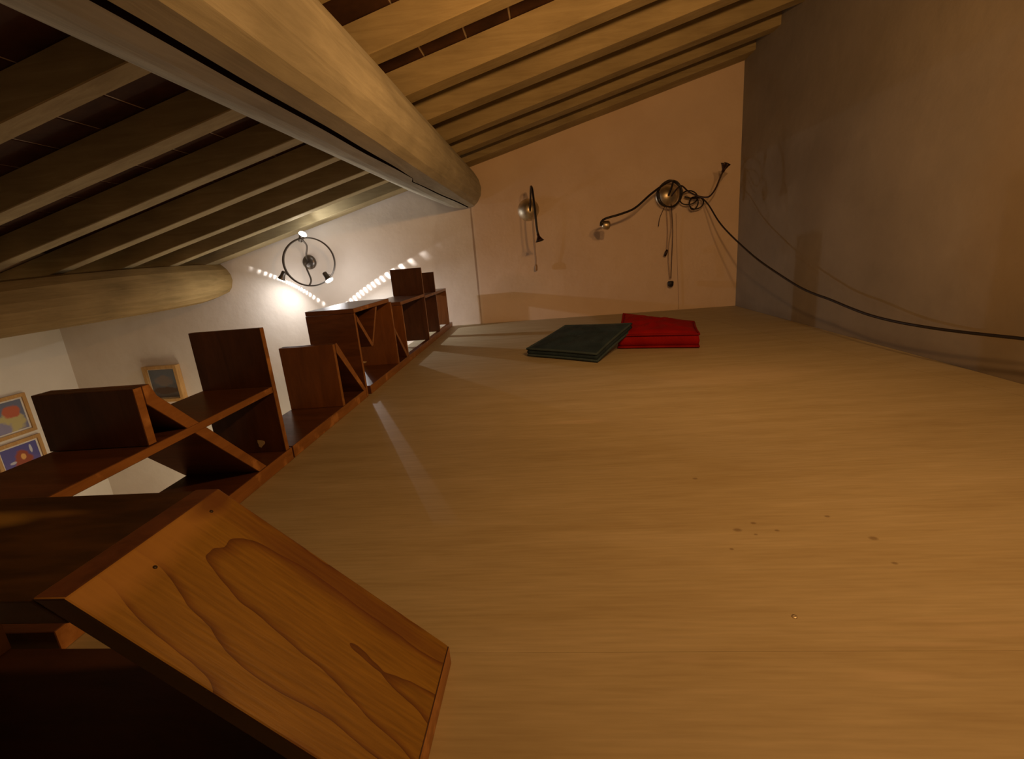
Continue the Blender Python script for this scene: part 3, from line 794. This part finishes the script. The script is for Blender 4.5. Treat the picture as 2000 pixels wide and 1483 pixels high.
def spot(pos, base, aim, power, size=165, spill=0.3, facets=True):
    aim = aim.normalized(); p = pos * S
    hd = lathe('spot_head', [(.0, -.075), (.016, -.075), (.020, -.070), (.022, -.030), (.034, .0), (.035, .002), (.032, .001), (.0, -.012)], p, aim, M_LAMPRING, lamp, 20)
    tube('swivel', [base * S, (base * S + p - aim * .07) / 2 + Vector((0, -.006, 0)), p - aim * .072], 0.006, M_LAMPRING, hd)
    lathe('bulb', [(.0335, .002), (.030, .009), (.016, .014), (0, .0155)], p, aim, M_GLOW, hd, 20)
    spotlight('spot_bulb', p + aim * .022, aim, power, COOL, .006, math.radians(size), 0.05 if facets else 0.6, facets)
    point('bulb_spill', p + aim * .03, power * spill, COOL, .09)       # light leaking sideways and back through the open head
spot(Vector((-3.650, 7.08, 1.595)), rp(math.radians(104)), Vector((.62, -.35, .70)), 7.0, 130, .16, False)
spot(Vector((-3.255, 6.85, .905)), rp(math.radians(-40)), Vector((.50, -.14, -.85)), 22.0, 165, .20)
spot(Vector((-4.17, 7.17, .975)), rp(math.radians(-148)), Vector((-.52, -.02, -.85)), 8.0, 165, .20)

# ---------------------------------------------------------------- wall lamps with bendy arms
def flare(name, p, aim, r0, r1, ln, mat, parent):
    lathe(name, [(0, 0), (r0, 0), (r0 * 1.05, ln * .35), (r1 * .7, ln * .8), (r1, ln), (r1 * .93, ln), (r1 * .6, ln * .8), (0, ln * .6)], p, aim, mat, parent, 16)

l1 = empty('wall_lamp', V(-.272, YB, 1.69), 'unlit brass dome wall lamp with one drooping bendy arm on the back wall', 'lamp')
lathe('dome', [(0, .058), (.030, .054), (.064, .036), (.088, .012), (.096, .001)], V(-.272, YB, 1.69), Vector((0, -1, 0)), M_STEEL, l1)
tube('bendy_arm', [V(-.245, 7.52, 1.66), V(-.225, 7.38, 1.78), V(-.200, 7.1, 1.92), V(-.186, 6.9, 1.925), V(-.168, 6.72, 1.85), V(-.150, 6.6, 1.60), V(-.140, 6.56, 1.38), V(-.128, 6.55, 1.27)], .0085, M_BLACK, l1)
flare('shade', V(-.130, 6.55, 1.285), Vector((.22, -.10, -1)), .010, .036, .058, M_CONE, l1)
tube('pull_cord', [V(-.20, 7.50, 1.63), V(-.205, 7.50, 1.3), V(-.20, 7.51, 1.0), V(-.205, 7.52, .86)], .0032, M_PALE, l1)
lathe('cord_toggle', [(0, 0), (.008, 0), (.013, -.02), (.013, -.05), (.008, -.055), (0, -.055)], V(-.205, 7.52, .87), Vector((0.1, 0, 1)), M_PALE, l1, 12)

l2 = empty('wall_lamp', V(1.80, YB, 1.705), 'unlit dome wall lamp wound with black flex, nearest the right wall', 'lamp')
lathe('dome', [(0, .058), (.030, .054), (.064, .036), (.088, .012), (.096, .001)], V(1.80, YB, 1.705), Vector((0, -1, 0)), M_STEEL, l2)
tube('bendy_arm', [V(1.80, 7.50, 1.70), V(1.83, 7.38, 1.85), V(1.76, 7.2, 1.86), V(1.62, 7.05, 1.80), V(1.42, 6.92, 1.68), V(1.20, 6.85, 1.52), V(1.0, 6.8, 1.455), V(.80, 6.78, 1.415), V(.735, 6.76, 1.375), V(.722, 6.75, 1.325)], .0085, M_BLACK, l2)
lathe('shade', [(0, 0), (.012, .0), (.030, .012), (.036, .05), (.032, .062), (.030, .050), (0, .03)], V(.735, 6.77, 1.335), Vector((1, 0.25, -.12)), M_STEEL, l2, 18)
tube('bendy_arm', [V(1.84, 7.50, 1.69), V(1.93, 7.35, 1.80), V(2.00, 7.2, 1.70), V(2.10, 7.1, 1.62), V(2.20, 6.98, 1.585), V(2.26, 6.9, 1.66), V(2.30, 6.85, 1.78), V(2.335, 6.82, 1.88)], .0065, M_CONE, l2)
flare('shade', V(2.325, 6.82, 1.86), Vector((.12, -.2, 1)), .008, .026, .065, M_CONE, l2)
flare('shade', V(2.332, 6.82, 1.86), Vector((.45, -.1, .9)), .008, .026, .065, M_CONE, l2)
coil = []
for k in range(26):
    a = 2 * math.pi * k / 9.0
    coil.append(V(1.775 + (.165 + .01 * math.sin(k)) * math.sin(a), 7.40 - k * .004, 1.705 + (.18 + .012 * math.cos(k * 2)) * math.cos(a)))
tube('wound_flex', coil, .006, M_BLACK, l2, 6, False, 4)
tube('hanging_wire', [V(1.83, 7.47, 1.58), V(1.86, 7.48, 1.2), V(1.85, 7.5, .8), V(1.84, 7.5, .50)], .003, M_CONE, l2)
tube('hanging_wire', [V(1.80, 7.47, 1.58), V(1.84, 7.48, 1.3), V(1.80, 7.5, .9), V(1.825, 7.5, .50)], .003, M_PALE, l2)
lathe('wire_plug', [(0, 0), (.012, .002), (.024, .012), (.026, .045), (.020, .052), (0, .052)], V(1.835, 7.5, .37), Vector((0, 0, 1)), M_BLACK, l2, 14)
tube('hanging_wire', [V(1.745, 7.5, 1.55), V(1.68, 7.52, 1.40), V(1.66, 7.52, 1.28)], .003, M_CONE, l2)
tube('hanging_wire', [V(1.77, 7.5, 1.55), V(1.79, 7.5, 1.2), V(1.775, 7.5, .92)], .003, M_PALE, l2)
lathe('cord_toggle', [(0, 0), (.008, 0), (.013, -.02), (.012, -.055), (0, -.058)], V(1.782, 7.5, .93), Vector((.4, 0, 1)), M_CONE, l2, 12)

tube('hanging_wire', [V(1.93, 7.585, 1.45), V(1.945, 7.59, .98), V(1.965, 7.59, .5), V(1.98, 7.59, .01)], .0016, M_PALE, l2)
# black power flex slung along the right wall, with its two loose loops
pts = [(2.02, 7.47, 1.66), (2.10, 7.45, 1.63), (2.20, 7.43, 1.62), (2.254, 7.399, 1.605), (2.273, 7.158, 1.483), (2.297, 6.86, 1.269), (2.32, 6.57, 1.108), (2.354, 6.138, .911), (2.385, 5.757, .754), (2.42, 5.316, .607), (2.45, 4.937, .494), (2.47, 4.688, .442), (2.487, 4.466, .410), (2.509, 4.195, .360), (2.528, 3.957, .325), (2.548, 3.699, .308), (2.566, 3.475, .305), (2.582, 3.277, .308), (2.596, 3.102, .315), (2.608, 2.946, .323), (2.62, 2.805, .330), (2.64, 2.55, .335), (2.65, 2.25, .31), (2.66, 1.9, .20), (2.67, 1.6, .04), (2.67, 1.4, .014), (2.60, 1.05, .012)]
cable = empty('power_cable', V(2.25, 7.4, 1.6), 'long black power flex slung from the right wall lamp along the right wall', 'cable')
tube('flex', [V(*p) for p in pts], .0062, M_BLACK, cable, 8, False, 5)
def loop(c, rx, rz, ph):
    tube('flex_loop', [V(c[0] + rx * math.cos(a + ph), c[1] + .02 * math.sin(2 * a), c[2] + rz * math.sin(a + ph)) for a in [2 * math.pi * k / 14 for k in range(14)]], .0055, M_BLACK, cable, 7, True, 2)
loop((2.06, 7.40, 1.635), .125, .095, 0)
loop((2.16, 7.38, 1.555), .10, .085, .5)
loop((2.12, 7.37, 1.55), .06, .085, 1.0)
